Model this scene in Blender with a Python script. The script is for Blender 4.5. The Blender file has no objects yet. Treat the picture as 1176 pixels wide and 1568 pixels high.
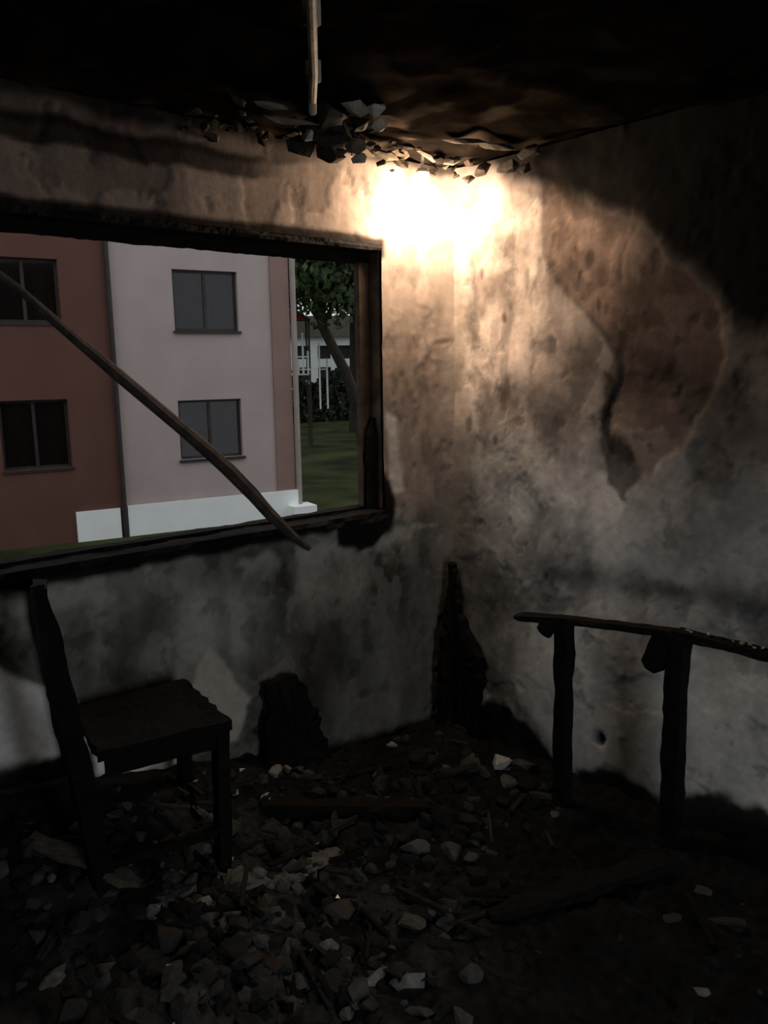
import bpy, bmesh, math, random
import numpy as np
from mathutils import Vector, Matrix, noise as mnoise
random.seed(7); RNG=np.random.RandomState(11)
scene=bpy.context.scene
COL=scene.collection
scene.view_settings.view_transform='Standard'

# ------------------------------------------------------------ helpers
def smooth(a,b,x):
    t=np.clip((x-a)/(b-a),0,1); return t*t*(3-2*t)
TAB=RNG.rand(8,256,256)
def vn(u,v,k=0):
    iu=np.floor(u).astype(int); iv=np.floor(v).astype(int)
    fu=u-iu; fv=v-iv; fu=fu*fu*(3-2*fu); fv=fv*fv*(3-2*fv)
    T=TAB[k%8]
    a=T[iu%256,iv%256]; b=T[(iu+1)%256,iv%256]; c=T[iu%256,(iv+1)%256]; d=T[(iu+1)%256,(iv+1)%256]
    return (a*(1-fu)+b*fu)*(1-fv)+(c*(1-fu)+d*fu)*fv
def fbm(u,v,s,k=0,o=5,g=0.5):
    r=0; am=1; tot=0
    for i in range(o):
        r=r+am*vn(u*s+13.7*i+k*5.1,v*s+7.3*i+k*3.3,k+i); tot+=am; am*=g; s=s*2.03
    return r/tot
def sdf(px,py,poly):
    d=np.full(px.shape,1e9); ins=np.zeros(px.shape,bool); n=len(poly)
    for i in range(n):
        ax,ay=poly[i]; bx,by=poly[(i+1)%n]
        ex,ey=bx-ax,by-ay; wx,wy=px-ax,py-ay
        t=np.clip((wx*ex+wy*ey)/(ex*ex+ey*ey+1e-12),0,1)
        d=np.minimum(d,np.hypot(wx-ex*t,wy-ey*t))
        c=((ay>py)!=(by>py)); xx=(bx-ax)*(py-ay)/((by-ay) if by!=ay else 1e-9)+ax
        ins^= c&(px<xx)
    return np.where(ins,-d,d)

def link(o,parent=None):
    COL.objects.link(o)
    if parent: o.parent=parent
    return o
def empty(name,loc=(0,0,0),rz=0):
    e=bpy.data.objects.new(name,None); e.location=loc; e.rotation_euler=(0,0,rz); e.empty_display_size=.2
    return link(e)
def mesh_obj(name,verts,faces,mats,parent=None,fm=None,cols=None,smooth_=False):
    me=bpy.data.meshes.new(name); me.from_pydata([tuple(v) for v in verts],[],[tuple(f) for f in faces])
    for m in (mats if isinstance(mats,(list,tuple)) else [mats]): me.materials.append(m)
    if fm is not None: me.polygons.foreach_set('material_index',list(fm))
    if cols is not None:
        a=me.color_attributes.new('Col','FLOAT_COLOR','POINT')
        a.data.foreach_set('color',np.asarray(cols,dtype=np.float32).ravel())
    if smooth_: me.polygons.foreach_set('use_smooth',[True]*len(me.polygons))
    me.update(); o=bpy.data.objects.new(name,me); return link(o,parent)
class MB:
    def __init__(s): s.v=[];s.f=[];s.m=[];s.c=[]
    def add(s,v,f,m=0,c=(1,1,1)):
        b=len(s.v); s.v+= [tuple(x) for x in v]; s.f+=[tuple(b+i for i in q) for q in f]; s.m+=[m]*len(f); s.c+=[(*c,1)]*len(v)
    def box(s,x0,x1,y0,y1,z0,z1,m=0,c=(1,1,1)):
        v=[(x,y,z) for x in (x0,x1) for y in (y0,y1) for z in (z0,z1)]
        s.add(v,[(0,1,3,2),(4,6,7,5),(0,4,5,1),(2,3,7,6),(0,2,6,4),(1,5,7,3)],m,c)
    def tube(s,pts,rad,n=8,m=0,c=(1,1,1),jit=0,flat=1.0):
        P=[Vector(p) for p in pts]; R=rad if isinstance(rad,(list,tuple)) else [rad]*len(P)
        up=Vector((0,0,1)); rings=[]
        for i,p in enumerate(P):
            t=(P[min(i+1,len(P)-1)]-P[max(i-1,0)]).normalized()
            a=t.cross(up if abs(t.z)<.95 else Vector((1,0,0))).normalized(); b=t.cross(a)
            rings.append([p+(a*math.cos(2*math.pi*k/n)+b*math.sin(2*math.pi*k/n)*flat)*R[i]*(1+random.uniform(-jit,jit)) for k in range(n)])
        v=[q for r in rings for q in r]; f=[]
        for i in range(len(P)-1):
            for k in range(n):
                f.append((i*n+k,i*n+(k+1)%n,(i+1)*n+(k+1)%n,(i+1)*n+k))
        f.append(tuple(range(n-1,-1,-1))); f.append(tuple((len(P)-1)*n+k for k in range(n)))
        s.add(v,f,m,c)
    def timber(s,a,b,w,h,m=0,c=(1,1,1),seg=14,jit=.12,end=1.0):
        a=Vector(a);b=Vector(b);t=(b-a).normalized()
        up=Vector((0,0,1)) if abs(t.z)<.9 else Vector((0,1,0))
        x=t.cross(up).normalized(); y=x.cross(t).normalized()
        prof=[(-1,-1),(0,-1.02),(1,-1),(1.02,0),(1,1),(0,1.02),(-1,1),(-1.02,0)]
        v=[];f=[];n=8; L=(b-a).length; o=random.uniform(0,50)
        seg=max(seg,int(L/.022))
        for i in range(seg+1):
            u=i/seg; k=1 if u<.85 else 1-(1-end)*(u-.85)/.15
            for r,(p,q) in enumerate(prof):
                nz=mnoise.noise(Vector((o+u*L*9,r*1.3,o)))+.5*mnoise.noise(Vector((o+u*L*28,r*2.1,3)))
                j=1+1.5*jit*nz+random.uniform(-jit,jit)*.2
                v.append(a+(b-a)*u+x*p*w/2*k*j+y*q*h/2*k*j)
        for i in range(seg):
            for k in range(n): f.append((i*n+k,i*n+(k+1)%n,(i+1)*n+(k+1)%n,(i+1)*n+k))
        f.append(tuple(range(n-1,-1,-1))); f.append(tuple(seg*n+k for k in range(n)))
        s.add(v,f,m,c)
    def slab(s,poly,to3,thick,m=0,c=(1,1,1),amp=.012,step=.02):
        P=[]
        n=len(poly)
        for i in range(n):
            a=poly[i]; b=poly[(i+1)%n]; L=math.hypot(b[0]-a[0],b[1]-a[1]); k=max(1,int(L/step))
            for j in range(k):
                t=j/k; u=a[0]+(b[0]-a[0])*t; v=a[1]+(b[1]-a[1])*t
                P.append((u+amp*mnoise.noise(Vector((u*14,v*14,1)))+amp*.5*random.uniform(-1,1),v+amp*mnoise.noise(Vector((u*14,v*14,7)))+amp*.5*random.uniform(-1,1)))
        N=len(P); cu=sum(p[0] for p in P)/N; cv=sum(p[1] for p in P)/N
        V=[to3(u,v,0) for u,v in P]+[to3(u,v,thick) for u,v in P]+[to3(cu+(u-cu)*.75,cv+(v-cv)*.75,thick*random.uniform(1.05,1.5)) for u,v in P]+[to3(cu,cv,thick*1.3)]
        F=[]
        for i in range(N):
            j=(i+1)%N; F+=[(i,j,N+j,N+i),(N+i,N+j,2*N+j,2*N+i),(2*N+i,2*N+j,3*N)]
        F.append(tuple(range(N-1,-1,-1))); s.add(V,F,m,c)
    def chunk(s,c0,size,m=0,c=(1,1,1),flat=.6,n=12,rot=None,ax=None):
        bm=bmesh.new()
        ax=ax or (random.uniform(.6,1.2),random.uniform(.6,1.2),flat*random.uniform(.7,1.2))
        for i in range(n):
            d=Vector((random.gauss(0,1),random.gauss(0,1),random.gauss(0,1))).normalized()*random.uniform(.75,1)
            bm.verts.new(Vector((d.x*ax[0],d.y*ax[1],d.z*ax[2]))*size)
        r=bmesh.ops.convex_hull(bm,input=bm.verts)
        bmesh.ops.delete(bm,geom=[g for g in r['geom_interior'] if isinstance(g,bmesh.types.BMVert)],context='VERTS')
        M=Matrix.Rotation(random.uniform(0,6.28),3,'Z')@Matrix.Rotation(random.uniform(-.5,.5),3,'X')
        if rot is not None: M=rot
        bm.verts.index_update()
        vs=[M@v.co+Vector(c0) for v in bm.verts]; fs=[[v.index for v in f.verts] for f in bm.faces]
        bm.free(); s.add(vs,fs,m,c)
    def obj(s,name,mats,parent=None,smooth_=False):
        return mesh_obj(name,s.v,s.f,mats,parent,s.m,s.c,smooth_)
def holes_wall(mb,x0,x1,z0,z1,y0,y1,holes,m=0):
    xs=sorted({x0,x1,*[h[0] for h in holes],*[h[1] for h in holes]}); zs=sorted({z0,z1,*[h[2] for h in holes],*[h[3] for h in holes]})
    for i in range(len(xs)-1):
        for j in range(len(zs)-1):
            cx=(xs[i]+xs[i+1])/2; cz=(zs[j]+zs[j+1])/2
            if any(h[0]<cx<h[1] and h[2]<cz<h[3] for h in holes): continue
            mb.box(xs[i],xs[i+1],y0,y1,zs[j],zs[j+1],m)

# ------------------------------------------------------------ materials
def mat(name,col=(.5,.5,.5),rough=.85,nscale=8,nvar=.25,bump=.2,bscale=40,attr=False,bdist=.01,spec=.3,metal=0,coord='Object',detail=6):
    m=bpy.data.materials.new(name); m.use_nodes=True; nt=m.node_tree; b=nt.nodes['Principled BSDF']
    b.inputs['Roughness'].default_value=rough; b.inputs['Specular IOR Level'].default_value=spec; b.inputs['Metallic'].default_value=metal
    tc=nt.nodes.new('ShaderNodeTexCoord')
    n=nt.nodes.new('ShaderNodeTexNoise'); n.inputs['Scale'].default_value=nscale; n.inputs['Detail'].default_value=detail
    nt.links.new(tc.outputs[coord],n.inputs['Vector'])
    mr=nt.nodes.new('ShaderNodeMapRange'); mr.inputs[1].default_value=.3; mr.inputs[2].default_value=.7; mr.inputs[3].default_value=1-nvar; mr.inputs[4].default_value=1+nvar
    nt.links.new(n.outputs[0],mr.inputs[0])
    mx=nt.nodes.new('ShaderNodeMix'); mx.data_type='RGBA'; mx.blend_type='MULTIPLY'; mx.inputs[0].default_value=1
    if attr:
        a=nt.nodes.new('ShaderNodeVertexColor'); a.layer_name='Col'; nt.links.new(a.outputs[0],mx.inputs[6])
    else: mx.inputs[6].default_value=(*col,1)
    nt.links.new(mr.outputs[0],mx.inputs[7]); nt.links.new(mx.outputs[2],b.inputs['Base Color'])
    n2=nt.nodes.new('ShaderNodeTexNoise'); n2.inputs['Scale'].default_value=bscale; n2.inputs['Detail'].default_value=5
    nt.links.new(tc.outputs[coord],n2.inputs['Vector'])
    bp=nt.nodes.new('ShaderNodeBump'); bp.inputs['Strength'].default_value=bump; bp.inputs['Distance'].default_value=bdist
    nt.links.new(n2.outputs[0],bp.inputs['Height']); nt.links.new(bp.outputs[0],b.inputs['Normal'])
    return m
M_wall=mat('sooty_plaster',attr=True,nscale=30,nvar=.13,bump=.16,bscale=38,spec=.1,rough=.95)
M_masonry=mat('masonry',(.12,.1,.085),nscale=6)
M_black=mat('soot_black',(.004,.0037,.0034),rough=1,bump=.5,bscale=12,nscale=4,nvar=.6,spec=.0)
M_ceil=mat('soot_ceiling',attr=True,rough=1,bump=.5,bscale=14,nscale=10,nvar=.4,spec=.0)
M_ash=mat('ash_floor',attr=True,rough=.95,bump=.8,bscale=45,nscale=30,nvar=.5,spec=.05)
M_char=mat('charred_wood',(.007,.0062,.0056),rough=.85,bump=.5,bscale=60,nscale=25,nvar=.5,spec=.1)
M_charframe=mat('scorched_frame',(.09,.058,.04),rough=.8,bump=.4,bscale=50,nscale=12,nvar=.5,spec=.1)
M_rub=mat('rubble',attr=True,rough=.95,bump=.5,bscale=60,nscale=40,nvar=.3,spec=.1)
M_pole=mat('burnt_batten',(.055,.045,.04),rough=.8,bump=.5,bscale=60,nscale=20,nvar=.4,spec=.15)
M_white=mat('white_render',(.44,.365,.345),nscale=1.2,nvar=.07,bump=.1,bscale=20)
M_red=mat('red_render',(.125,.058,.044),nscale=1.5,nvar=.1,bump=.1,bscale=20)
M_pink=mat('pink_render',(.28,.18,.155),nscale=1.5,nvar=.1,bump=.1,bscale=20)
M_plinth=mat('white_plinth',(.92,.95,.93),nscale=2,nvar=.04,bump=.1)
M_pipe=mat('painted_pipe',(.34,.30,.27),nscale=4,nvar=.1)
M_dark=mat('dark_interior',(.02,.02,.02))
M_frame=mat('window_frame_dark',(.035,.028,.027),rough=.5)
M_curt=mat('curtain_fabric',(.12,.105,.10),nscale=5,nvar=.2)
M_grass=mat('lawn_grass',(.040,.050,.018),nscale=.7,nvar=.6,bump=1,bscale=18,bdist=.05,spec=.05)
M_leaf=mat('foliage',attr=True,nscale=2,nvar=.4,rough=.6)
M_bark=mat('bark',(.035,.03,.022),nscale=8,nvar=.4,bump=.6,bscale=20)
M_wht=mat('white_paint',(.62,.66,.64),nscale=3,nvar=.05)
M_redp=mat('red_paint',(.32,.04,.02),nscale=3,nvar=.05)
M_cable=mat('scorched_conduit',(.32,.27,.22),nscale=14,nvar=.4,rough=.7)
M_porc=mat('porcelain',(.75,.72,.66),nscale=5,nvar=.05,rough=.4)
g=bpy.data.materials.new('window_glass'); g.use_nodes=True; nt=g.node_tree
for n in list(nt.nodes):
    if n.type!='OUTPUT_MATERIAL': nt.nodes.remove(n)
tr=nt.nodes.new('ShaderNodeBsdfTransparent'); tr.inputs[0].default_value=(.6,.6,.62,1); gl=nt.nodes.new('ShaderNodeBsdfGlossy'); gl.inputs['Roughness'].default_value=.05
fr=nt.nodes.new('ShaderNodeFresnel'); ms=nt.nodes.new('ShaderNodeMixShader')
nt.links.new(fr.outputs[0],ms.inputs[0]); nt.links.new(tr.outputs[0],ms.inputs[1]); nt.links.new(gl.outputs[0],ms.inputs[2]); nt.links.new(ms.outputs[0],[n for n in nt.nodes if n.type=='OUTPUT_MATERIAL'][0].inputs[0])
M_glass=g
M_shard=mat('glass_shard',(.5,.52,.5),rough=.08,spec=.9,bump=0)
def emis(name,col,s):
    m=bpy.data.materials.new(name); m.use_nodes=True; b=m.node_tree.nodes['Principled BSDF']
    b.inputs['Base Color'].default_value=(.9,.85,.8,1); b.inputs['Emission Color'].default_value=(*col,1); b.inputs['Emission Strength'].default_value=s
    return m
M_bulb=emis('lit_bulb',(1,.74,.50),92)

# ------------------------------------------------------------ room
H=2.35; XL=-3.4; YF=-3.7; WX0,WX1,WZ0,WZ1=-2.75,-.37,1.02,2.04
def grid_wall(u0,u1,z0,z1,step,hole=None):
    nu=int(round((u1-u0)/step))+1; nz=int(round((z1-z0)/step))+1
    us=np.linspace(u0,u1,nu); zs=np.linspace(z0,z1,nz)
    if hole:
        for h in hole[:2]: us[np.argmin(abs(us-h))]=h
        for h in hole[2:]: zs[np.argmin(abs(zs-h))]=h
    U,Z=np.meshgrid(us,zs,indexing='ij'); f=[]
    for i in range(nu-1):
        for j in range(nz-1):
            if hole:
                cu=(us[i]+us[i+1])/2; cz=(zs[j]+zs[j+1])/2
                if hole[0]<cu<hole[1] and hole[2]<cz<hole[3]: continue
            a=i*nz+j; f.append((a,a+nz,a+nz+1,a+1))
    return U.ravel(),Z.ravel(),f
def mix(c,mask,col):
    return c*(1-mask[:,None])+np.array(col)[None,:]*mask[:,None]
def flakes(U,Z,wu,wz,s,k,lo_,hi_,zs=.8):
    return smooth(lo_,hi_,fbm(U+wu*.6,Z*zs+wz*.6,s,k,6,.55))
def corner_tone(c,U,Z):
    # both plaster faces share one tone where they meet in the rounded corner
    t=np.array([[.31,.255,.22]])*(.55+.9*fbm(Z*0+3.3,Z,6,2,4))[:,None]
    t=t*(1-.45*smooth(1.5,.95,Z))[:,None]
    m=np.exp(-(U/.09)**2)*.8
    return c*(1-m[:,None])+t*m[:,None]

# right wall  (plane x=0)
U,Z,f=grid_wall(YF,0,0,H,.009)
wu=(fbm(U,Z,4,1)-.5)*.16+(fbm(U,Z,18,2)-.5)*.06; wz=(fbm(U,Z,4,3)-.5)*.16+(fbm(U,Z,18,4)-.5)*.06
c=np.tile(np.array([[.36,.30,.27]]),(len(U),1))
cl=fbm(U,Z,2.2,5,3); c=c*(0.45+.95*smooth(.2,.8,cl))[:,None]
cl=fbm(U,Z,7,6,6,.6); c=c*(0.5+1.0*smooth(.2,.8,cl))[:,None]
stk=fbm(U+wu*.3,Z*.18,13,6,4); c=c*(0.6+.8*stk)[:,None]
dr=smooth(.56,.70,fbm(U+wu*.2,Z*.3,11,0,4))*smooth(-.75,-.3,U)*smooth(1.1,1.4,Z); c=c*(1-.45*dr)[:,None]
lo=smooth(1.55,1.0,Z+wz*2); grey=c.mean(1)[:,None]*np.array([[1.0,1.0,.98]])*1.2; c=c*(1-lo[:,None])+grey*lo[:,None]
b1=smooth(.50,.60,fbm(U+wu,Z+wz,3.1,7,6,.6)); c=mix(c,b1*.35*smooth(1.5,1.15,Z)*smooth(.75,.95,Z),(.42,.42,.41))
F1=flakes(U,Z,wu,wz,6,2,.57,.61); c=mix(c,F1*.28,(.46,.42,.39))
F2=flakes(U,Z,wu,wz,5,4,.59,.63); c=c*(1-.28*F2)[:,None]
F3=flakes(U,Z,wu,wz,14,1,.64,.68); c=c*(1-.3*F3)[:,None]
b2=smooth(.02,-.03,sdf(U+wu*1.5,Z+wz*1.5,[(-.15,1.22),(-.38,1.28),(-.45,1.2),(-.3,1.12),(-.2,.95),(-.14,1.0)])); c=mix(c,b2*.5,(.52,.50,.47))
b3=smooth(.03,-.04,sdf(U+wu*1.5,Z+wz*1.5,[(-.72,1.2),(-.82,1.2),(-.95,1.05),(-.85,.9),(-.68,.95)])); c=mix(c,b3*.45,(.48,.48,.47))
lobe=[(-.42,2.32),(-.6,2.14),(-.9,1.99),(-1.13,1.80),(-1.17,1.62),(-1.05,1.35),(-.95,1.22),(-.78,1.28),(-.74,1.4),(-.80,1.59),(-.70,1.72),(-.58,1.84),(-.45,2.0)]
sl=sdf(U+wu*.5,Z+wz*.5,lobe); ml=smooth(.012,-.012,sl); c=c*(1-ml[:,None]*np.array([[.38,.46,.50]]))
edge=np.exp(-((sl)/.010)**2)*smooth(-.95,-.75,U)*smooth(2.1,1.7,Z); c=c*(1-.5*edge[:,None])
rim=np.exp(-((sl-.012)/.009)**2)*smooth(-.85,-1.05,U)*smooth(1.3,1.5,Z); c=mix(c,rim*.2,(.33,.27,.23))
st=sdf(U+wu,Z+wz,[(-.72,1.56),(-.77,1.56),(-.79,1.36),(-.95,1.2),(-.86,1.12),(-.74,1.27)]); c=c*(1-.75*smooth(.015,-.015,st))[:,None]
st=sdf(U+wu,Z+wz,[(-.95,1.72),(-1.1,1.7),(-1.15,1.45),(-1.0,1.5)]); c=c*(1-.3*smooth(.05,-.05,st))[:,None]
for (pu,pz,pr) in [(-.16,1.95,.012),(-.62,1.9,.01),(-.28,1.78,.012),(-.05,1.6,.02),(-.66,1.95,.02),(-.7,1.8,.012),(-.1,1.35,.02),(-.25,1.3,.012)]:
    c=c*(1-.6*smooth(pr*1.4,pr*.5,np.hypot(U-pu+wu*.2,(Z-pz)*.6+wz*.2)))[:,None]
bx=np.array([-3.7,-1.45,-1.25,-1.18,-1.13,-.9,-.6,-.42,-.28,-.2,-.05,0]); bz=np.array([1.6,1.66,1.62,1.68,1.80,1.96,2.12,2.2,2.24,2.30,2.31,2.31])
hb=np.interp(U,bx,bz); so=smooth(-.05,.08,Z-hb+wz*.5)
c=c*(1-.975*so)[:,None]
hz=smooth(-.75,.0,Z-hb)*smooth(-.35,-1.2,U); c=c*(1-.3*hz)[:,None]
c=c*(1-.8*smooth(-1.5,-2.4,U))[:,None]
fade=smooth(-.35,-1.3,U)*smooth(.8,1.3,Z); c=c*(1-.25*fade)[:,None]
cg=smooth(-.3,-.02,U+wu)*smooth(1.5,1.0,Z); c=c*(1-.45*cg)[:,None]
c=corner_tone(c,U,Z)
ln=np.exp(-((Z-.80+wz*.4+.05*U)/.05)**2)*smooth(-.3,-.6,U); c=c*(1-.55*ln)[:,None]
bp_=smooth(.03,-.05,sdf(U+wu*.6,Z+wz*.6,[(-.36,.62),(-.62,.68),(-1.0,.70),(-1.6,.74),(-1.7,.2),(-1.1,.10),(-.62,.08),(-.34,.3)])); c=c*(1-bp_[:,None])+bp_[:,None]*(np.array([[.62,.62,.595]])*(.35+1.1*fbm(U+wu,Z*.6,5,2))[:,None])*(1-.3*F3[:,None])
hole=smooth(.012,-.012,np.hypot((U+.77)*1,(Z-.23)*.8)-.035+wu*.3); c=mix(c,hole,(.01,.01,.01))
bc=smooth(.012,-.012,sdf(U+wu*.25,Z+wz*.25,[(.05,.5),(-.02,.62),(-.05,.74),(-.075,.62),(-.09,.5),(-.18,.44),(-.22,.35),(-.18,.2),(-.2,-.05),(.05,-.05)])); c=mix(c,bc,(.008,.007,.006))
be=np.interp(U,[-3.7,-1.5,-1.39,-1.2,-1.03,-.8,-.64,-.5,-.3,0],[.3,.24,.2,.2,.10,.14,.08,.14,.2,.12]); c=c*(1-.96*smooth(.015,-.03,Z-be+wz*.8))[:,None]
dx=(ml*.006)+F2*.0025+F3*.002-F1*.002-(fbm(U,Z,3,4,3)-.5)*.014*smooth(0,-.15,U)+hole*.02
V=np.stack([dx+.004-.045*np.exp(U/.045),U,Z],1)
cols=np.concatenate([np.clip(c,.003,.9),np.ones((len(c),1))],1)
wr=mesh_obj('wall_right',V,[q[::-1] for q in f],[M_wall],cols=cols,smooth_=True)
mb=MB(); mb.box(.03,.2,YF,.15,0,H); o=mb.obj('masonry',[M_masonry],wr)

# back wall with the window opening (plane y=0)
U,Z,f=grid_wall(XL,0,0,H,.009,(WX0,WX1,WZ0,WZ1))
wu=(fbm(U+9,Z,4,1)-.5)*.16+(fbm(U+9,Z,18,2)-.5)*.06; wz=(fbm(U+9,Z,4,3)-.5)*.16+(fbm(U+9,Z,18,4)-.5)*.06
c=np.tile(np.array([[.30,.235,.20]]),(len(U),1)); cl=fbm(U,Z,2.5,2); c=c*(.55+.8*cl)[:,None]
low=smooth(1.1,.98,Z); gc=np.array([[.23,.225,.195]])*(.15+1.5*smooth(.15,.85,fbm(U,Z*.6,4,4)))[:,None]
c=c*(1-low[:,None])+gc*low[:,None]
stk=fbm(U,Z*.2,14,6,4); c=c*(0.6+.8*stk)[:,None]
lp=flakes(U,Z,wu,wz,6,3,.565,.605)*low; c=mix(c,lp*.28,(.40,.39,.35))
F2=flakes(U+5,Z,wu,wz,5,4,.585,.625); c=c*(1-.32*F2)[:,None]
F3=flakes(U+5,Z,wu,wz,14,1,.63,.67); c=c*(1-.3*F3)[:,None]
jm=smooth(-.40,-.33,U)*smooth(.95,1.1,Z); c=mix(c,jm*.55,(.34,.275,.235))
jd=smooth(.5,.7,fbm(U,Z*.5,14,1,5))*jm; c=c*(1-.4*jd)[:,None]
wp=smooth(.015,-.02,sdf(U+wu*.5,Z+wz*.5,[(-.36,1.42),(-.29,1.40),(-.27,1.1),(-.35,1.1)])); c=mix(c,wp*.6,(.65,.63,.60))
rd=smooth(.0,.03,.965-Z+wz*.7)*smooth(.14,.03,.965-Z+wz*.7)*smooth(.38,.5,fbm(U,Z,8,7)); c=mix(c,rd*.65,(.46,.45,.40))
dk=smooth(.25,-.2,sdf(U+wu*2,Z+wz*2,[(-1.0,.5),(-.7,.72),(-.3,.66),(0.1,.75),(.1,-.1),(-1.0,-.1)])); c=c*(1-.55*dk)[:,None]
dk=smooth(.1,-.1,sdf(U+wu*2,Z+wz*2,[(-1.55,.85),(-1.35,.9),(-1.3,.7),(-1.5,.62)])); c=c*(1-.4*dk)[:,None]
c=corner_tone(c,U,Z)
for poly,col,a in [([(-2.6,.82),(-1.86,.80),(-1.74,.70),(-1.62,.62),(-1.58,.44),(-2.6,.44)],(.9,.9,.88),1),
                   ([(-1.16,.66),(-1.10,.58),(-1.03,.45),(-1.08,.3),(-1.2,.3),(-1.25,.52)],(.50,.47,.40),.95),
                   ([(-1.58,.49),(-1.28,.47),(-1.28,.25),(-1.58,.25)],(.9,.9,.89),1),
                   ([(-2.6,1.0),(-1.78,.99),(-1.78,.9),(-2.6,.88)],(.5,.5,.47),.8)]:
    mk=smooth(.010,-.010,sdf(U+wu*.35,Z+wz*.35,poly))*a; c=mix(c,mk,col)
sc=smooth(.975,1.0,Z+wz*.35)*smooth(1.2,1.1,Z)*smooth(-.33,-.40,U); c=c*(1-.96*sc)[:,None]
nk=smooth(.010,-.010,sdf(U+wu*.3,Z+wz*.3,[(-.62,1.05),(-.60,.93),(-.5,.89),(-.42,.90),(-.33,.96),(-.315,1.08),(-.34,1.16),(-.38,1.2),(-.40,1.05)])); c=mix(c,nk,(.010,.009,.008))
ty=np.interp(U,[-3.4,-1.8,-1.5,-1.36,-1.2,-.95,-.85,-.6,0],[2.26,2.25,2.25,2.245,2.25,2.235,2.24,2.29,2.32])
jag=smooth(.035,.015,np.abs(Z-ty+wz*.35)-.012)*smooth(-.75,-.95,U); c=c*(1-.85*jag)[:,None]
tb_=smooth(.0,.02,Z-ty+wz*.3); c=c*(1-.55*tb_*smooth(-.5,-.8,U))[:,None]
tt=smooth(2.30,2.34,Z+wz*.5); c=c*(1-.8*tt)[:,None]
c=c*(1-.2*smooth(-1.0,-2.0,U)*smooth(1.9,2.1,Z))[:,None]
hd=smooth(2.075,2.055,Z+wz*.15)*smooth(1.98,2.0,Z)*smooth(-.34,-.37,U); c=c*(1-.93*hd)[:,None]
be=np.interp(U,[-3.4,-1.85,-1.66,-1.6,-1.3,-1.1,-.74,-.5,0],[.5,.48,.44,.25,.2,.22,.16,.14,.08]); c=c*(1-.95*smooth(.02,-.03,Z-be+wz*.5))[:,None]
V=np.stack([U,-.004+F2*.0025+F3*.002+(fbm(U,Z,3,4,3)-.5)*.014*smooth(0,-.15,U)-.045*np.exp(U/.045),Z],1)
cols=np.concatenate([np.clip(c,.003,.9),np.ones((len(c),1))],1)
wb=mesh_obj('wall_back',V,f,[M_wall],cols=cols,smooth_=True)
mb=MB(); holes_wall(mb,XL-.2,.03,0,H,.02,.12,[(WX0,WX1,WZ0,WZ1)]); mb.obj('masonry',[M_charframe],wb)
mb=MB(); holes_wall(mb,-8,6,-1.6,5,.122,.16,[(WX0-.01,WX1+.01,WZ0-.01,WZ1+.01)]); mb.obj('outer_render',[M_red],wb)

mb=MB(); mb.box(XL-.15,XL,YF,.02,0,H); mb.obj('wall_left',[M_black])
mb=MB(); holes_wall(mb,XL-.15,.2,0,H,YF-.15,YF,[(-1.9,-1.0,0,2.05)]); mb.obj('wall_front',[M_black])
mb=MB(); mb.box(XL-.15,.2,YF-.15,.15,-.15,0); fl_=mb.obj('floor',[M_black])
n=110; V=[];f=[];cc=[]
for i in range(n+1):
    for j in range(n+1):
        x=XL+(0.02-XL)*i/n; y=YF+(0.02-YF)*j/n
        sag=max(0,mnoise.noise(Vector((x*4,y*4,8))))*.05
        V.append((x,y,H+.01-.02*mnoise.noise(Vector((x*2,y*2,0)))-.02*mnoise.noise(Vector((x*11,y*11,3)))-sag))
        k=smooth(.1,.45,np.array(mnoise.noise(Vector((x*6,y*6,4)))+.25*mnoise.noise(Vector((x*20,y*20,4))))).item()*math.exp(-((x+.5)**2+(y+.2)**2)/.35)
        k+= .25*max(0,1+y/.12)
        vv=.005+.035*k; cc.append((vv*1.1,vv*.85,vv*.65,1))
for i in range(n):
    for j in range(n): a=i*(n+1)+j; f.append((a,a+1,a+n+2,a+n+1))
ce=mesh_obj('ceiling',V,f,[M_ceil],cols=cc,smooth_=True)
mb=MB(); mb.box(XL-.15,.2,YF-.15,.16,H+.05,H+.15); mb.obj('slab',[M_black],ce)

# window frame
wf=empty('window_1')
mb=MB()
mb.timber((WX0,.095,WZ1-.03),(WX1,.095,WZ1-.03),.045,.055,seg=40); mb.timber((WX0,.095,WZ0+.015),(WX1,.095,WZ0+.012),.05,.035,seg=40)
mb.timber((WX0+.02,.095,WZ0),(WX0+.02,.095,WZ1),.05,.05,seg=20)
mb.obj('frame_head_and_sill',[M_char],wf)
mb=MB(); mb.timber((WX1-.02,.095,WZ0),(WX1-.022,.095,WZ1-.05),.045,.03,seg=24,jit=.06); mb.obj('frame_jamb',[M_charframe],wf)
mb=MB()
mb.timber((WX0,.03,WZ0+.004),(WX1+.01,.03,WZ0+.004),.09,.03,seg=70,jit=.3); mb.obj('charred_sill_board',[M_char],wf)
mb=MB(); mb.timber((WX0,.03,WZ1-.012),(WX1,.03,WZ1-.012),.07,.022,seg=60,jit=.15); mb.timber((WX1-.01,.05,WZ0),(WX1-.008,.05,WZ0+.38),.06,.02,seg=30,jit=.2,end=.2); mb.obj('charred_lining',[M_char],wf)

# fallen burnt batten across the window
mb=MB(); pp=[(-1.98,2.03),(-1.83,1.925),(-1.68,1.815),(-1.59,1.73),(-1.42,1.58),(-1.24,1.42),(-1.15,1.34),(-1.075,1.27),(-.99,1.18),(-.92,1.10),(-.84,1.02),(-.76,.95)]
rr=[.008,.010,.012,.015,.018,.020,.021,.026,.024,.022,.018,.010]
mb.tube([(x,-.035,z) for i,(x,z) in enumerate(pp)],rr,8,jit=.12); mb.obj('burnt_batten',[M_pole])

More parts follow.
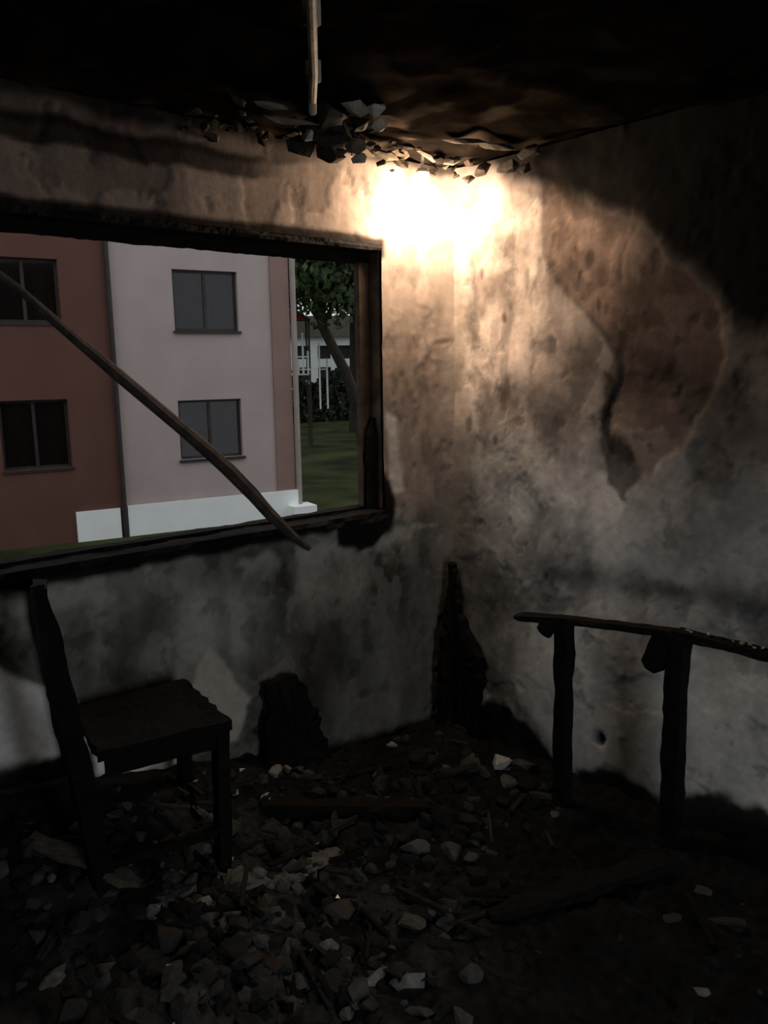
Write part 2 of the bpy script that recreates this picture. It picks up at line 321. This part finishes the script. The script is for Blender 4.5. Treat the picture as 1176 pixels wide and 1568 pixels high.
# ------------------------------------------------------------ ash heap & rubble
def HH(x,y):
    a=max(0,-x-.45)*.24*math.exp(-(y/.5)**2)
    a+=.05*math.exp(-(y/.25)**2)+.06*math.exp(-(x/.25)**2)*math.exp(-((y+1.4)/.8)**2)
    a+=.06*math.exp(-(((x+1.45)/.45)**2+((y+.75)/.4)**2))
    a+=.07*math.exp(-(((x+.35)/.22)**2+((y+.35)/.2)**2))
    nn=mnoise.noise(Vector((x*3,y*3,1)))*.035+mnoise.noise(Vector((x*10,y*10,5)))*.028+mnoise.noise(Vector((x*25,y*25,9)))*.014
    return max(.004,a+.03+nn)
nx,ny=280,300; V=[];f=[];cc=[]
for i in range(nx+1):
    for j in range(ny+1):
        x=XL+.01+(-.015-XL-.01)*i/nx; y=YF+.01+(-.02-YF)*j/ny
        V.append((x,y,HH(x,y)))
        l=math.exp(-(((x+1.45)/.5)**2+((y+.75)/.45)**2))
        k=max(0,mnoise.noise(Vector((x*7,y*7,2)))*.7+.35)
        vv=.007+.085*l*k+.007*k
        cc.append((vv,vv,vv*.96,1))
for i in range(nx):
    for j in range(ny): a=i*(ny+1)+j; f.append((a,a+ny+1,a+ny+2,a+1))
mesh_obj('ash_heap',V,f,[M_ash],cols=cc,smooth_=True,parent=fl_)

mb=MB()
def put(x,y,s,col,flat=.55,m=0): mb.chunk((x,y,HH(x,y)+s*flat*.1),s,m,col,flat,n=random.randint(10,22))
def tone(q=1):
    r=random.random()
    if r<.70: k=random.uniform(.008,.03)
    elif r<.96: k=random.uniform(.035,.07)
    elif r<.985: k=random.uniform(.08,.13)
    else: return (.04,.028,.022)
    k*=q; return (k*1.0,k,k*.95)
clusters=[(-1.5,-.65,.2,.2,340,.012,.052,1.35),(-1.32,-.95,.22,.13,160,.012,.055,1.35),(-1.0,-.12,.25,.09,60,.01,.04,.9),(-.45,-.3,.25,.18,100,.01,.055,.6),(-.35,-.62,.25,.15,60,.01,.05,.5),(-1.2,-.4,.25,.2,140,.01,.048,1),(-.8,-.65,.25,.2,110,.010,.058,.7),(-1.8,-.35,.25,.2,110,.012,.05,1),(-.4,-1.5,.3,.15,40,.01,.04,.6),(-2.4,-1.5,.5,.8,60,.012,.04,.6),(-1,-2.2,.7,.6,60,.01,.04,.5)]
for cx,cy,sx,sy,nn,s0,s1,q in clusters:
    for i in range(nn):
        x=random.gauss(cx,sx); y=random.gauss(cy,sy)
        if not(XL+.1<x<-.06 and YF+.1<y<-.07): continue
        s=s0+(s1-s0)*random.random()**1.6
        put(x,y,s,tone(q),random.uniform(.4,.8))
for i in range(70):
    cx,cy,sx,sy=random.choice([c_[:4] for c_ in clusters[:9]]); x=random.gauss(cx,sx); y=random.gauss(cy,sy)
    if not(XL+.2<x<-.15 and YF+.2<y<-.15): continue
    a=random.uniform(0,3.14); L=random.uniform(.03,.10); z=HH(x,y)+.015; k=random.uniform(.006,.035)
    mb.timber((x-L*math.cos(a),y-L*math.sin(a),z+random.uniform(-.01,.02)),(x+L*math.cos(a),y+L*math.sin(a),z+random.uniform(-.01,.03)),random.uniform(.008,.02),random.uniform(.006,.014),0,(k,k*.95,k*.9),seg=4,jit=.3,end=.5)
G=(.16,.158,.15)
for x,y,s,cl_ in [(-.19,-.46,.06,(.34,.34,.32)),(-.25,-.55,.055,(.08,.08,.075)),(-.12,-.52,.06,(.05,.05,.045)),(-.32,-.42,.06,(.04,.04,.035)),(-.98,-.1,.045,(.2,.19,.17)),(-.93,-.1,.03,G),(-.78,-.62,.065,(.09,.09,.085)),(-.7,-.7,.06,(.06,.06,.058)),(-1.25,-.98,.055,(.18,.175,.16)),(-1.33,-.86,.06,(.14,.137,.13)),(-1.2,-1.06,.045,(.2,.195,.18)),(-1.62,-.5,.045,G),(-1.5,-.55,.035,(.25,.25,.24)),(-1.45,-.62,.035,(.19,.19,.185)),(-1.7,-.35,.065,(.12,.112,.10)),(-1.35,-.25,.055,(.11,.11,.10)),(-.45,-.12,.03,(.3,.28,.24)),(-.6,-.22,.03,(.12,.12,.115)),(-.62,-1.52,.03,G),(-1.1,-.22,.03,(.4,.4,.38)),(-1.02,-.25,.028,(.45,.45,.43)),(-1.2,-.2,.025,(.25,.25,.25))]:
    put(x,y,s,cl_,.6)
for i in range(34):
    t=i/33; x=-1.58+.53*t; y=-.49-.06*t+.03*math.sin(t*7); k=random.uniform(.10,.13)
    mb.chunk((x+random.uniform(-.008,.008),y+random.uniform(-.008,.008),HH(x,y)+.006),random.uniform(.035,.05),0,(k,k*.99,k*.95),.3,n=22)
for i in range(12):
    x=random.uniform(-1.75,-.95); y=random.uniform(-.9,-.1); z=HH(x,y)+.02; s=random.uniform(.006,.014); a=random.uniform(0,6.28); t=random.uniform(.2,1)
    p=[Vector((0,0,0)),Vector((s*2,s*.3,s*t)),Vector((s*.6,s*1.6,s*t*.5))]; M=Matrix.Rotation(a,3,'Z')
    mb.add([M@q+Vector((x,y,z)) for q in p]+[M@q+Vector((x,y,z-.002)) for q in p],[(0,1,2),(5,4,3),(0,3,4,1),(1,4,5,2),(2,5,3,0)],1,(.6,.6,.6))
mb.obj('rubble',[M_rub,M_shard])

def plank(name,a,b,w,t,col,lift=.015):
    mb=MB(); z0=HH(*a)+lift; z1=HH(*b)+lift
    mb.timber((*a,z0),(*b,z1),w,t,0,col,jit=.3,end=.4); return mb.obj(name,[M_rub])
plank('fallen_board',(-1.84,-.22),(-1.63,-.44),.05,.02,(.09,.075,.06),.025)
plank('fallen_board.001',(-.62,-.5),(-1.15,-.28),.06,.03,(.010,.009,.008))
plank('fallen_board.002',(-.25,-1.2),(-.85,-1.0),.07,.03,(.010,.009,.008))

# ------------------------------------------------------------ burnt chair (back towards the left)
ch=empty('burnt_chair',(0,0,0))
def part(nm,fn,parent,m): b=MB(); fn(b); b.obj(nm,[m],parent)
SZ=.62
def seat(b):
    n=12; v=[];fl=[]
    co=[(-1.70,-.40),(-1.345,-.47),(-1.30,-.09),(-1.66,-.07)]
    for k in range(4):
        a=co[k]; c2=co[(k+1)%4]
        for i in range(n):
            u=i/n; v.append((a[0]*(1-u)+c2[0]*u+random.uniform(-.006,.006),a[1]*(1-u)+c2[1]*u+random.uniform(-.006,.006)))
    N=len(v); cx=sum(p[0] for p in v)/N; cy=sum(p[1] for p in v)/N
    vv=[(x,y,SZ) for x,y in v]+[(x,y,SZ-.03) for x,y in v]+[(cx+(x-cx)*.8,cy+(y-cy)*.8,SZ-.008+random.uniform(-.004,.002)) for x,y in v]+[(cx,cy,SZ-.012)]
    for i in range(N):
        j=(i+1)%N; fl+=[(i,N+i,N+j,j),(i,j,2*N+j,2*N+i),(2*N+i,2*N+j,3*N)]
    fl.append(tuple(range(2*N-1,N-1,-1))); b.add(vv,fl)
part('seat',seat,ch,M_char)
part('leg_front_1',lambda b:b.timber((-1.365,-.44,SZ-.02),(-1.375,-.43,.12),.038,.038),ch,M_char)
part('leg_front_2',lambda b:b.timber((-1.325,-.115,SZ-.02),(-1.335,-.12,.18),.036,.036),ch,M_char)
part('back_post_1',lambda b:b.timber((-1.69,-.38,.1),(-1.80,-.36,1.08),.055,.045,seg=24,jit=.18,end=.5),ch,M_char)
part('back_post_2',lambda b:b.timber((-1.62,-.09,.2),(-1.72,-.08,1.02),.042,.04,seg=24,jit=.18,end=.4),ch,M_char)
part('apron_front',lambda b:b.timber((-1.36,-.44,SZ-.055),(-1.325,-.11,SZ-.055),.022,.05),ch,M_char)
part('apron_side',lambda b:b.timber((-1.68,-.39,SZ-.055),(-1.36,-.44,SZ-.055),.022,.05),ch,M_char)
part('apron_side_2',lambda b:b.timber((-1.64,-.09,SZ-.055),(-1.33,-.11,SZ-.055),.022,.05),ch,M_char)
part('back_rail',lambda b:b.timber((-1.795,-.36,1.03),(-1.71,-.08,.99),.03,.06,jit=.3),ch,M_char)
part('stretcher',lambda b:b.timber((-1.69,-.385,.28),(-1.37,-.435,.28),.022,.025),ch,M_char)

# burnt board and corner remnant leaning on the walls
b=MB(); b.slab([(-1.03,.02),(-.69,.02),(-.745,.2),(-.78,.34),(-.815,.44),(-.87,.51),(-.97,.50),(-.99,.3)],lambda u,v,w:(u,-.035-w-(.5-v)*.06,v),.03,amp=.022); b.obj('charred_board',[M_char])
b=MB()
b.slab([(-.06,.03),(-.06,.45),(-.062,.62),(-.066,.79),(-.082,.79),(-.10,.66),(-.12,.57),(-.18,.50),(-.24,.41),(-.255,.31),(-.215,.18),(-.235,.03)],lambda u,v,w:(-.05-w,u-(.0),v),.03,amp=.014)
b.slab([(-.15,.03),(-.14,.38),(-.11,.52),(-.085,.66),(-.06,.60),(-.06,.03)],lambda u,v,w:(u,-.06-w,v),.03,amp=.014)
b.obj('charred_timber',[M_char])

# ------------------------------------------------------------ burnt table frame along right wall
tb=empty('burnt_table')
part('rail_top',lambda b:(b.timber((-.20,-.75,.73),(-.29,-.60,.725),.05,.022,seg=8,jit=.2,end=.5),b.timber((-.21,-.72,.73),(-.12,-1.13,.757),.045,.022,seg=20,jit=.2),b.timber((-.12,-1.12,.757),(-.08,-1.85,.76),.05,.024,seg=30,jit=.2)),tb,M_char)
part('leg_1',lambda b:b.timber((-.20,-.75,.72),(-.20,-.76,.0),.048,.048,seg=22,jit=.15),tb,M_char)
part('leg_2',lambda b:b.timber((-.12,-1.13,.75),(-.13,-1.14,.0),.054,.054,seg=22,jit=.15),tb,M_char)
part('leg_3',lambda b:b.timber((-.09,-1.80,.75),(-.09,-1.80,.0),.05,.05,seg=22,jit=.15),tb,M_char)
part('apron_stub',lambda b:(b.timber((-.135,-1.085,.74),(-.148,-1.05,.62),.028,.07,seg=6,jit=.25,end=.5),b.timber((-.215,-.715,.715),(-.235,-.68,.67),.03,.05,seg=6,jit=.3,end=.4)),tb,M_char)
b=MB()
for i in range(14):
    y=random.uniform(-1.45,-1.15); b.chunk((-.11+random.uniform(-.02,.02),y,.777),random.uniform(.006,.014),0,(.25,.24,.21),.6)
b.obj('plaster_crumbs',[M_rub],tb)

# ------------------------------------------------------------ ceiling: conduit, hanging debris, bulb
b=MB(); b.tube([(-1.62,-1.33,2.30),(-1.37,-.98,2.30),(-1.15,-.68,2.295),(-1.04,-.52,2.29),(-1.02,-.49,2.27)],.011,10,jit=.06)
for (x,y) in [(-1.3,-.885),(-1.1,-.61)]: b.box(x-.015,x+.015,y-.012,y+.012,2.30,2.35)
b.obj('conduit',[M_cable])
b=MB()
def shard(x,y,z,l,w,t,ang,tilt,col):
    M=Matrix.Rotation(ang,3,'Z')@Matrix.Rotation(tilt,3,'Y')
    b.chunk((x,y,z),l,0,col,1,n=16,rot=M,ax=(1,w/l,t/l))
for x,y,z,l,w,t,an,ti,col in [(-.82,-.42,2.335,.07,.05,.028,.3,.1,(.28,.25,.21)),(-.76,-.44,2.335,.05,.035,.028,-.4,.25,(.42,.38,.33)),(-.79,-.40,2.305,.06,.05,.03,.8,-.3,(.06,.05,.04)),(-.73,-.42,2.305,.025,.03,.03,.8,.9,(.36,.32,.27)),
  (-.88,-.38,2.30,.06,.05,.035,0,.25,(.08,.07,.055)),(-.74,-.33,2.26,.04,.04,.025,1,.4,(.12,.10,.08)),(-.84,-.33,2.265,.07,.05,.035,-.2,-.1,(.03,.025,.022)),(-.70,-.29,2.24,.035,.03,.02,.4,-.3,(.36,.31,.25)),
  (-.98,-.33,2.29,.09,.025,.014,-.5,.12,(.24,.21,.17)),(-.90,-.31,2.27,.035,.025,.02,.3,-.5,(.40,.35,.28)),(-1.06,-.36,2.31,.06,.02,.012,-.4,.05,(.18,.155,.12)),(-.90,-.24,2.26,.08,.05,.035,.1,.1,(.02,.018,.015)),(-.78,-.24,2.25,.07,.05,.03,.1,.08,(.02,.018,.015)),(-.86,-.36,2.33,.08,.05,.03,.6,.1,(.03,.026,.022)),(-.80,-.30,2.30,.08,.06,.05,.6,.3,(.03,.026,.022)),(-.87,-.29,2.29,.07,.06,.05,.9,.2,(.03,.026,.022))]:
    shard(x,y,z,l,w,t,an,ti,col)
for x,y,z,l,w,t,an,ti,col in [(-.55,-.10,2.325,.12,.05,.014,.1,.06,(.08,.06,.045)),(-.40,-.12,2.33,.10,.05,.014,.4,-.05,(.08,.06,.04)),(-.30,-.36,2.335,.09,.03,.014,-.7,.05,(.06,.045,.035)),(-.20,-.42,2.325,.08,.03,.014,-.8,.1,(.05,.04,.03)),
   (-.10,-.26,2.295,.06,.04,.02,1.4,.3,(.05,.04,.03)),(-.08,-.36,2.285,.06,.04,.02,1.5,.2,(.03,.025,.02)),(-.07,-.16,2.28,.04,.03,.018,1.2,-.3,(.08,.06,.045)),(-.34,-.22,2.31,.06,.03,.016,.2,.15,(.16,.125,.09)),(-.24,-.24,2.305,.04,.03,.016,-.3,-.2,(.10,.08,.06)),(-.46,-.14,2.31,.07,.03,.014,.2,.1,(.10,.08,.055)),(-.12,-.5,2.30,.06,.04,.025,1.5,.1,(.02,.018,.015)),(-.08,-.44,2.27,.035,.03,.02,1.3,.4,(.02,.018,.015))]:
    shard(x,y,z,l,w,t,an,ti,col)
for i in range(90):
    x=random.uniform(-1.2,-.05); y=-abs(random.gauss(0,.12))-.03
    k=random.uniform(.008,.06); l=random.uniform(.012,.04); shard(x,y,2.335+random.uniform(-.04,.005),l,l*random.uniform(.5,.9),l*random.uniform(.3,.6),random.uniform(0,3),random.uniform(-.5,.5),(k*1.2,k*.9,k*.65))
b.obj('ceiling_debris',[M_rub])

pg=empty('light_bulb',(-.27,-.118,2.165))
me=bpy.data.meshes.new('bulb'); bm=bmesh.new(); bmesh.ops.create_uvsphere(bm,u_segments=32,v_segments=24,radius=1)
for v in bm.verts:
    k=1-.2*max(0,v.co.z); v.co=Vector((v.co.x*.092*k,v.co.y*.092*k,v.co.z*.088))
bm.to_mesh(me); bm.free(); me.materials.append(M_bulb); me.polygons.foreach_set('use_smooth',[True]*len(me.polygons)); link(bpy.data.objects.new('bulb_glass',me),pg)
b=MB(); b.tube([(0,0,.083),(0,0,.12),(0,0,.135)],[.028,.026,.015],16); b.tube([(0,0,.135),(.004,0,.18)],.005,8); b.obj('bulb_socket',[M_porc],pg)

# ------------------------------------------------------------ neighbouring building
BZ=-1.6
nb=empty('neighbouring_building',(5.366,12.203,0),math.atan2(-.177,.984))
wins_w=[(-.57,.73,2.31,3.46),(-.6,.70,-.2,.97),(-.57,.73,4.9,6.05)]
wins_r=[(-3.78,-2.62,2.43,3.53),(-3.8,-2.64,-.18,1.07),(-6.6,-5.4,2.43,3.53),(-6.6,-5.4,-.18,1.07),(-3.78,-2.62,5,6.1)]
b=MB(); holes_wall(b,-1.75,1.42,BZ,7,0,.3,wins_w); b.obj('white_wall',[M_white],nb)
b=MB(); holes_wall(b,-12,-1.75,BZ,7,-.03,.3,wins_r); b.obj('red_wall',[M_red],nb)
b=MB(); b.box(1.42,1.82,-.04,8,BZ,7); b.obj('corner_strip',[M_pink],nb)
b=MB(); b.box(-1.72,1.86,-.10,-.041,BZ,-1.0); b.box(-2.66,-1.86,-.10,-.031,BZ,-1.03); b.obj('plinth',[M_plinth],nb)
b=MB(); b.tube([(1.9,-.06,BZ+.2),(1.9,-.06,7)],.06,12); b.tube([(-1.78,-.1,BZ),(-1.78,-.1,7)],.045,10,m=1); b.obj('downpipes',[M_pipe,M_frame],nb)
b=MB(); b.box(1.62,2.15,-.4,.1,BZ,-1.32); b.obj('drain_box',[M_plinth],nb)
b=MB(); b.box(-12,1.8,.32,8,BZ,7); b.obj('interior_core',[M_dark],nb)
for i,(x0,x1,z0,z1) in enumerate(wins_w+wins_r):
    b=MB(); t=.05; yo=.10
    b.box(x0,x1,yo,yo+.06,z0,z0+t); b.box(x0,x1,yo,yo+.06,z1-t,z1); b.box(x0,x0+t,yo,yo+.06,z0+t,z1-t); b.box(x1-t,x1,yo,yo+.06,z0+t,z1-t)
    xm=(x0+x1)/2; b.box(xm-.03,xm+.03,yo,yo+.06,z0+t,z1-t); b.box(x0-.03,x1+.03,-.06,.1,z0-.05,z0-.001)
    b.box(x0+t,x1-t,yo+.02,yo+.03,z0+t,z1-t,1)
    b.obj('window_%d'%(i+1),[M_frame,M_glass],nb)
    b=MB(); n=60; v=[];fl=[]
    for k in range(n+1):
        u=k/n; x=x0+.05+(x1-x0-.1)*u; yy=.23+.025*math.sin(u*55+2*math.sin(u*9))
        v+=[(x,yy,z0+.03),(x,yy,z1-.03)]
    fl=[(2*k,2*k+2,2*k+3,2*k+1) for k in range(n)]
    b.add(v,fl,0); b.obj('curtain_%d'%(i+1),[M_curt],nb,True)

# ------------------------------------------------------------ garden
b=MB(); b.add([(-60,.25,BZ),(90,.25,BZ),(90,110,BZ),(-60,110,BZ)],[(0,1,2,3)]); b.obj('ground_lawn',[M_grass])
def tree(name,x,y,h,r,trunk,n=5200,lean=0,zc=None,bend=0):
    b=MB(); zc=zc or h*.62
    pts=[(x,y,BZ-.1),(x+bend*.1,y,BZ+h*.12),(x+bend*.45,y,BZ+h*.28),(x+bend,y,BZ+h*.45),(x+bend*1.3,y,BZ+h*.65)]
    b.tube(pts,[trunk*1.3,trunk,trunk*.85,trunk*.7,trunk*.4],10,0,jit=.08)
    for k in range(7):
        a=random.uniform(0,6.28); e=Vector((x+bend*1.1+math.cos(a)*r*.7,y+math.sin(a)*r*.7,BZ+zc+random.uniform(-.1,.5)*r))
        b.tube([pts[3],(Vector(pts[3])+e)/2+Vector((0,0,.3)),e],[trunk*.35,trunk*.22,trunk*.08],6,0)
    cen=[]
    for k in range(16):
        a=random.uniform(0,6.28); q=random.random()**.5*r*.75
        cen.append((x+bend+math.cos(a)*q,y+math.sin(a)*q,BZ+zc+random.uniform(-.45,.6)*r*.8,r*random.uniform(.28,.45)))
    V=[];F=[];C=[]
    for k in range(n):
        cx,cy,cz,cr=random.choice(cen); d=Vector((random.gauss(0,1),random.gauss(0,1),random.gauss(0,1))).normalized()*cr*random.uniform(.6,1.05)
        p=Vector((cx,cy,cz))+d; s=random.uniform(.10,.26); a=Vector((random.gauss(0,1),random.gauss(0,1),random.gauss(0,1))).normalized(); bb=a.cross(d).normalized()
        i0=len(V); V+=[p-a*s,p+bb*s*.5,p+a*s,p-bb*s*.5]; F.append((i0,i0+1,i0+2,i0+3)); g_=random.uniform(.5,1.3); C.append((.055*g_,.088*g_,.03*g_))
    i0=len(b.v); b.v+=[tuple(v) for v in V]; b.f+=[tuple(i0+i for i in q) for q in F]; b.m+=[1]*len(F)
    for q in C: b.c+=[(*q,1)]*4
    return b.obj(name,[M_bark,M_leaf])
tree('garden_tree',18.4,23.4,10.5,3.6,.26,n=9000,bend=-2.0,zc=7.4)
tree('garden_tree.001',22,28.5,12,4.0,.3,n=8000)
tree('garden_tree.002',16,30,12,4.2,.3,n=8000,zc=8.0)
tree('garden_tree.003',30,25,13,4.5,.3,n=5000)
tree('garden_tree.004',23,45,15,5.5,.35,n=7000,zc=9.0)
tree('garden_tree.005',33,58,17,7,.35,n=7000,zc=10)
tree('garden_shrub',14.2,17.2,3.0,.9,.06,n=2600,zc=.9)
b=MB()
for k in range(9000):
    x=random.uniform(8,40); z=random.uniform(BZ,1.0+.4*math.sin(x*1.7)); y=40-(x-8)*.22+random.uniform(-.7,.7)
    p=Vector((x,y,z)); s=random.uniform(.12,.3); a=Vector((random.gauss(0,1),random.gauss(0,1),random.gauss(0,1))).normalized(); bb=a.cross(Vector((.2,1,.3))).normalized()
    g_=random.uniform(.3,1.0); b.add([p-a*s,p+bb*s*.6,p+a*s,p-bb*s*.6],[(0,1,2,3)],0,(.03*g_,.045*g_,.015*g_))
b.obj('hedge',[M_leaf])
hs=empty('distant_house',(38,54,0),math.radians(-35))
ws=[(x*.1,x*.1+1.1,z,z+1.1) for x in range(-135,125,17) for z in (.4,2.2)]
b=MB(); holes_wall(b,-14,14,BZ,4.0,0,.3,ws); b.box(-14,14,.3,8,BZ,4.0,1); b.obj('walls',[M_wht,M_dark],hs)
b=MB(); b.add([(-14.5,-.5,4.0),(14.5,-.5,4.0),(14.5,8.5,4.0),(-14.5,8.5,4.0),(-12,4,6.0),(12,4,6.0)],[(0,1,5,4),(1,2,5),(2,3,4,5),(3,0,4),(3,2,1,0)]); b.obj('roof',[M_bark],hs)
# small climbing tower in the playground
pt=empty('playground_tower',(16.2,24.9,0),-.5)
b=MB()
for x in (-.45,.45):
    for y in (-.45,.45): b.tube([(x,y,BZ),(x,y,3.45)],.04,8,m=1)
for s in (-.45,.45):
    for z in (1.25,1.95): b.box(-.45,.45,s-.02,s+.02,z,z+.05); b.box(s-.02,s+.02,-.45,.45,z,z+.05)
for k in range(5): b.box(-.45+.2*k,-.37+.2*k,-.48,-.45,1.28,(2.0,2.7,1.8,2.9,2.2)[k])
for x,z1 in ((-1.5,2.3),(-1.15,2.9),(-.8,2.0),(.8,2.5),(1.1,1.9)): b.box(x,x+.07,-.5,-.46,BZ+1.5,z1)
b.box(-1.5,1.17,-.5,-.47,1.45,1.5); b.box(-1.5,-.4,-.5,-.47,1.95,2.0)
b.obj('posts_and_rails',[M_wht,M_bark],pt)
b=MB(); b.add([(-.55,-.55,3.4),(.55,-.55,3.4),(.55,.55,3.4),(-.55,.55,3.4),(0,0,3.85)],[(0,1,4),(1,2,4),(2,3,4),(3,0,4),(3,2,1,0)]); b.obj('pyramid_roof',[M_redp],pt)

# ------------------------------------------------------------ light
w=bpy.data.worlds.new('dusk_sky'); scene.world=w; w.use_nodes=True; nt=w.node_tree; bg=nt.nodes['Background']
bg.inputs[0].default_value=(.92,.95,1,1); bg.inputs[1].default_value=.74
ld=bpy.data.lights.new('doorway_fill','AREA'); ld.shape='RECTANGLE'; ld.size=.85; ld.size_y=1.9; ld.energy=12.5; ld.color=(.93,.96,1)  # added fill light at the unseen doorway, brightens the lower walls
lo_=link(bpy.data.objects.new('doorway_fill',ld)); lo_.location=(-1.45,YF-.05,1.05); lo_.rotation_euler=(math.radians(90),0,0)

# ------------------------------------------------------------ camera
th=math.radians(10.4); az=math.radians(49.8); ph=math.radians(0.8)
Fv=Vector((math.cos(th)*math.cos(az),math.cos(th)*math.sin(az),-math.sin(th)))
Rv=Vector((math.sin(az),-math.cos(az),0)); Uv=Rv.cross(Fv)
R2=Rv*math.cos(ph)-Uv*math.sin(ph); U2=Rv*math.sin(ph)+Uv*math.cos(ph)
M=Matrix((R2,U2,-Fv)).transposed().to_4x4(); M.translation=Vector((-2.375,-2.368,1.6))
cd=bpy.data.cameras.new('camera'); cam=bpy.data.objects.new('camera',cd); COL.objects.link(cam); cam.matrix_world=M
cd.sensor_fit='VERTICAL'; cd.sensor_height=36; cd.lens=36*1250/1600; cd.clip_end=300; cd.clip_start=.02
scene.camera=cam
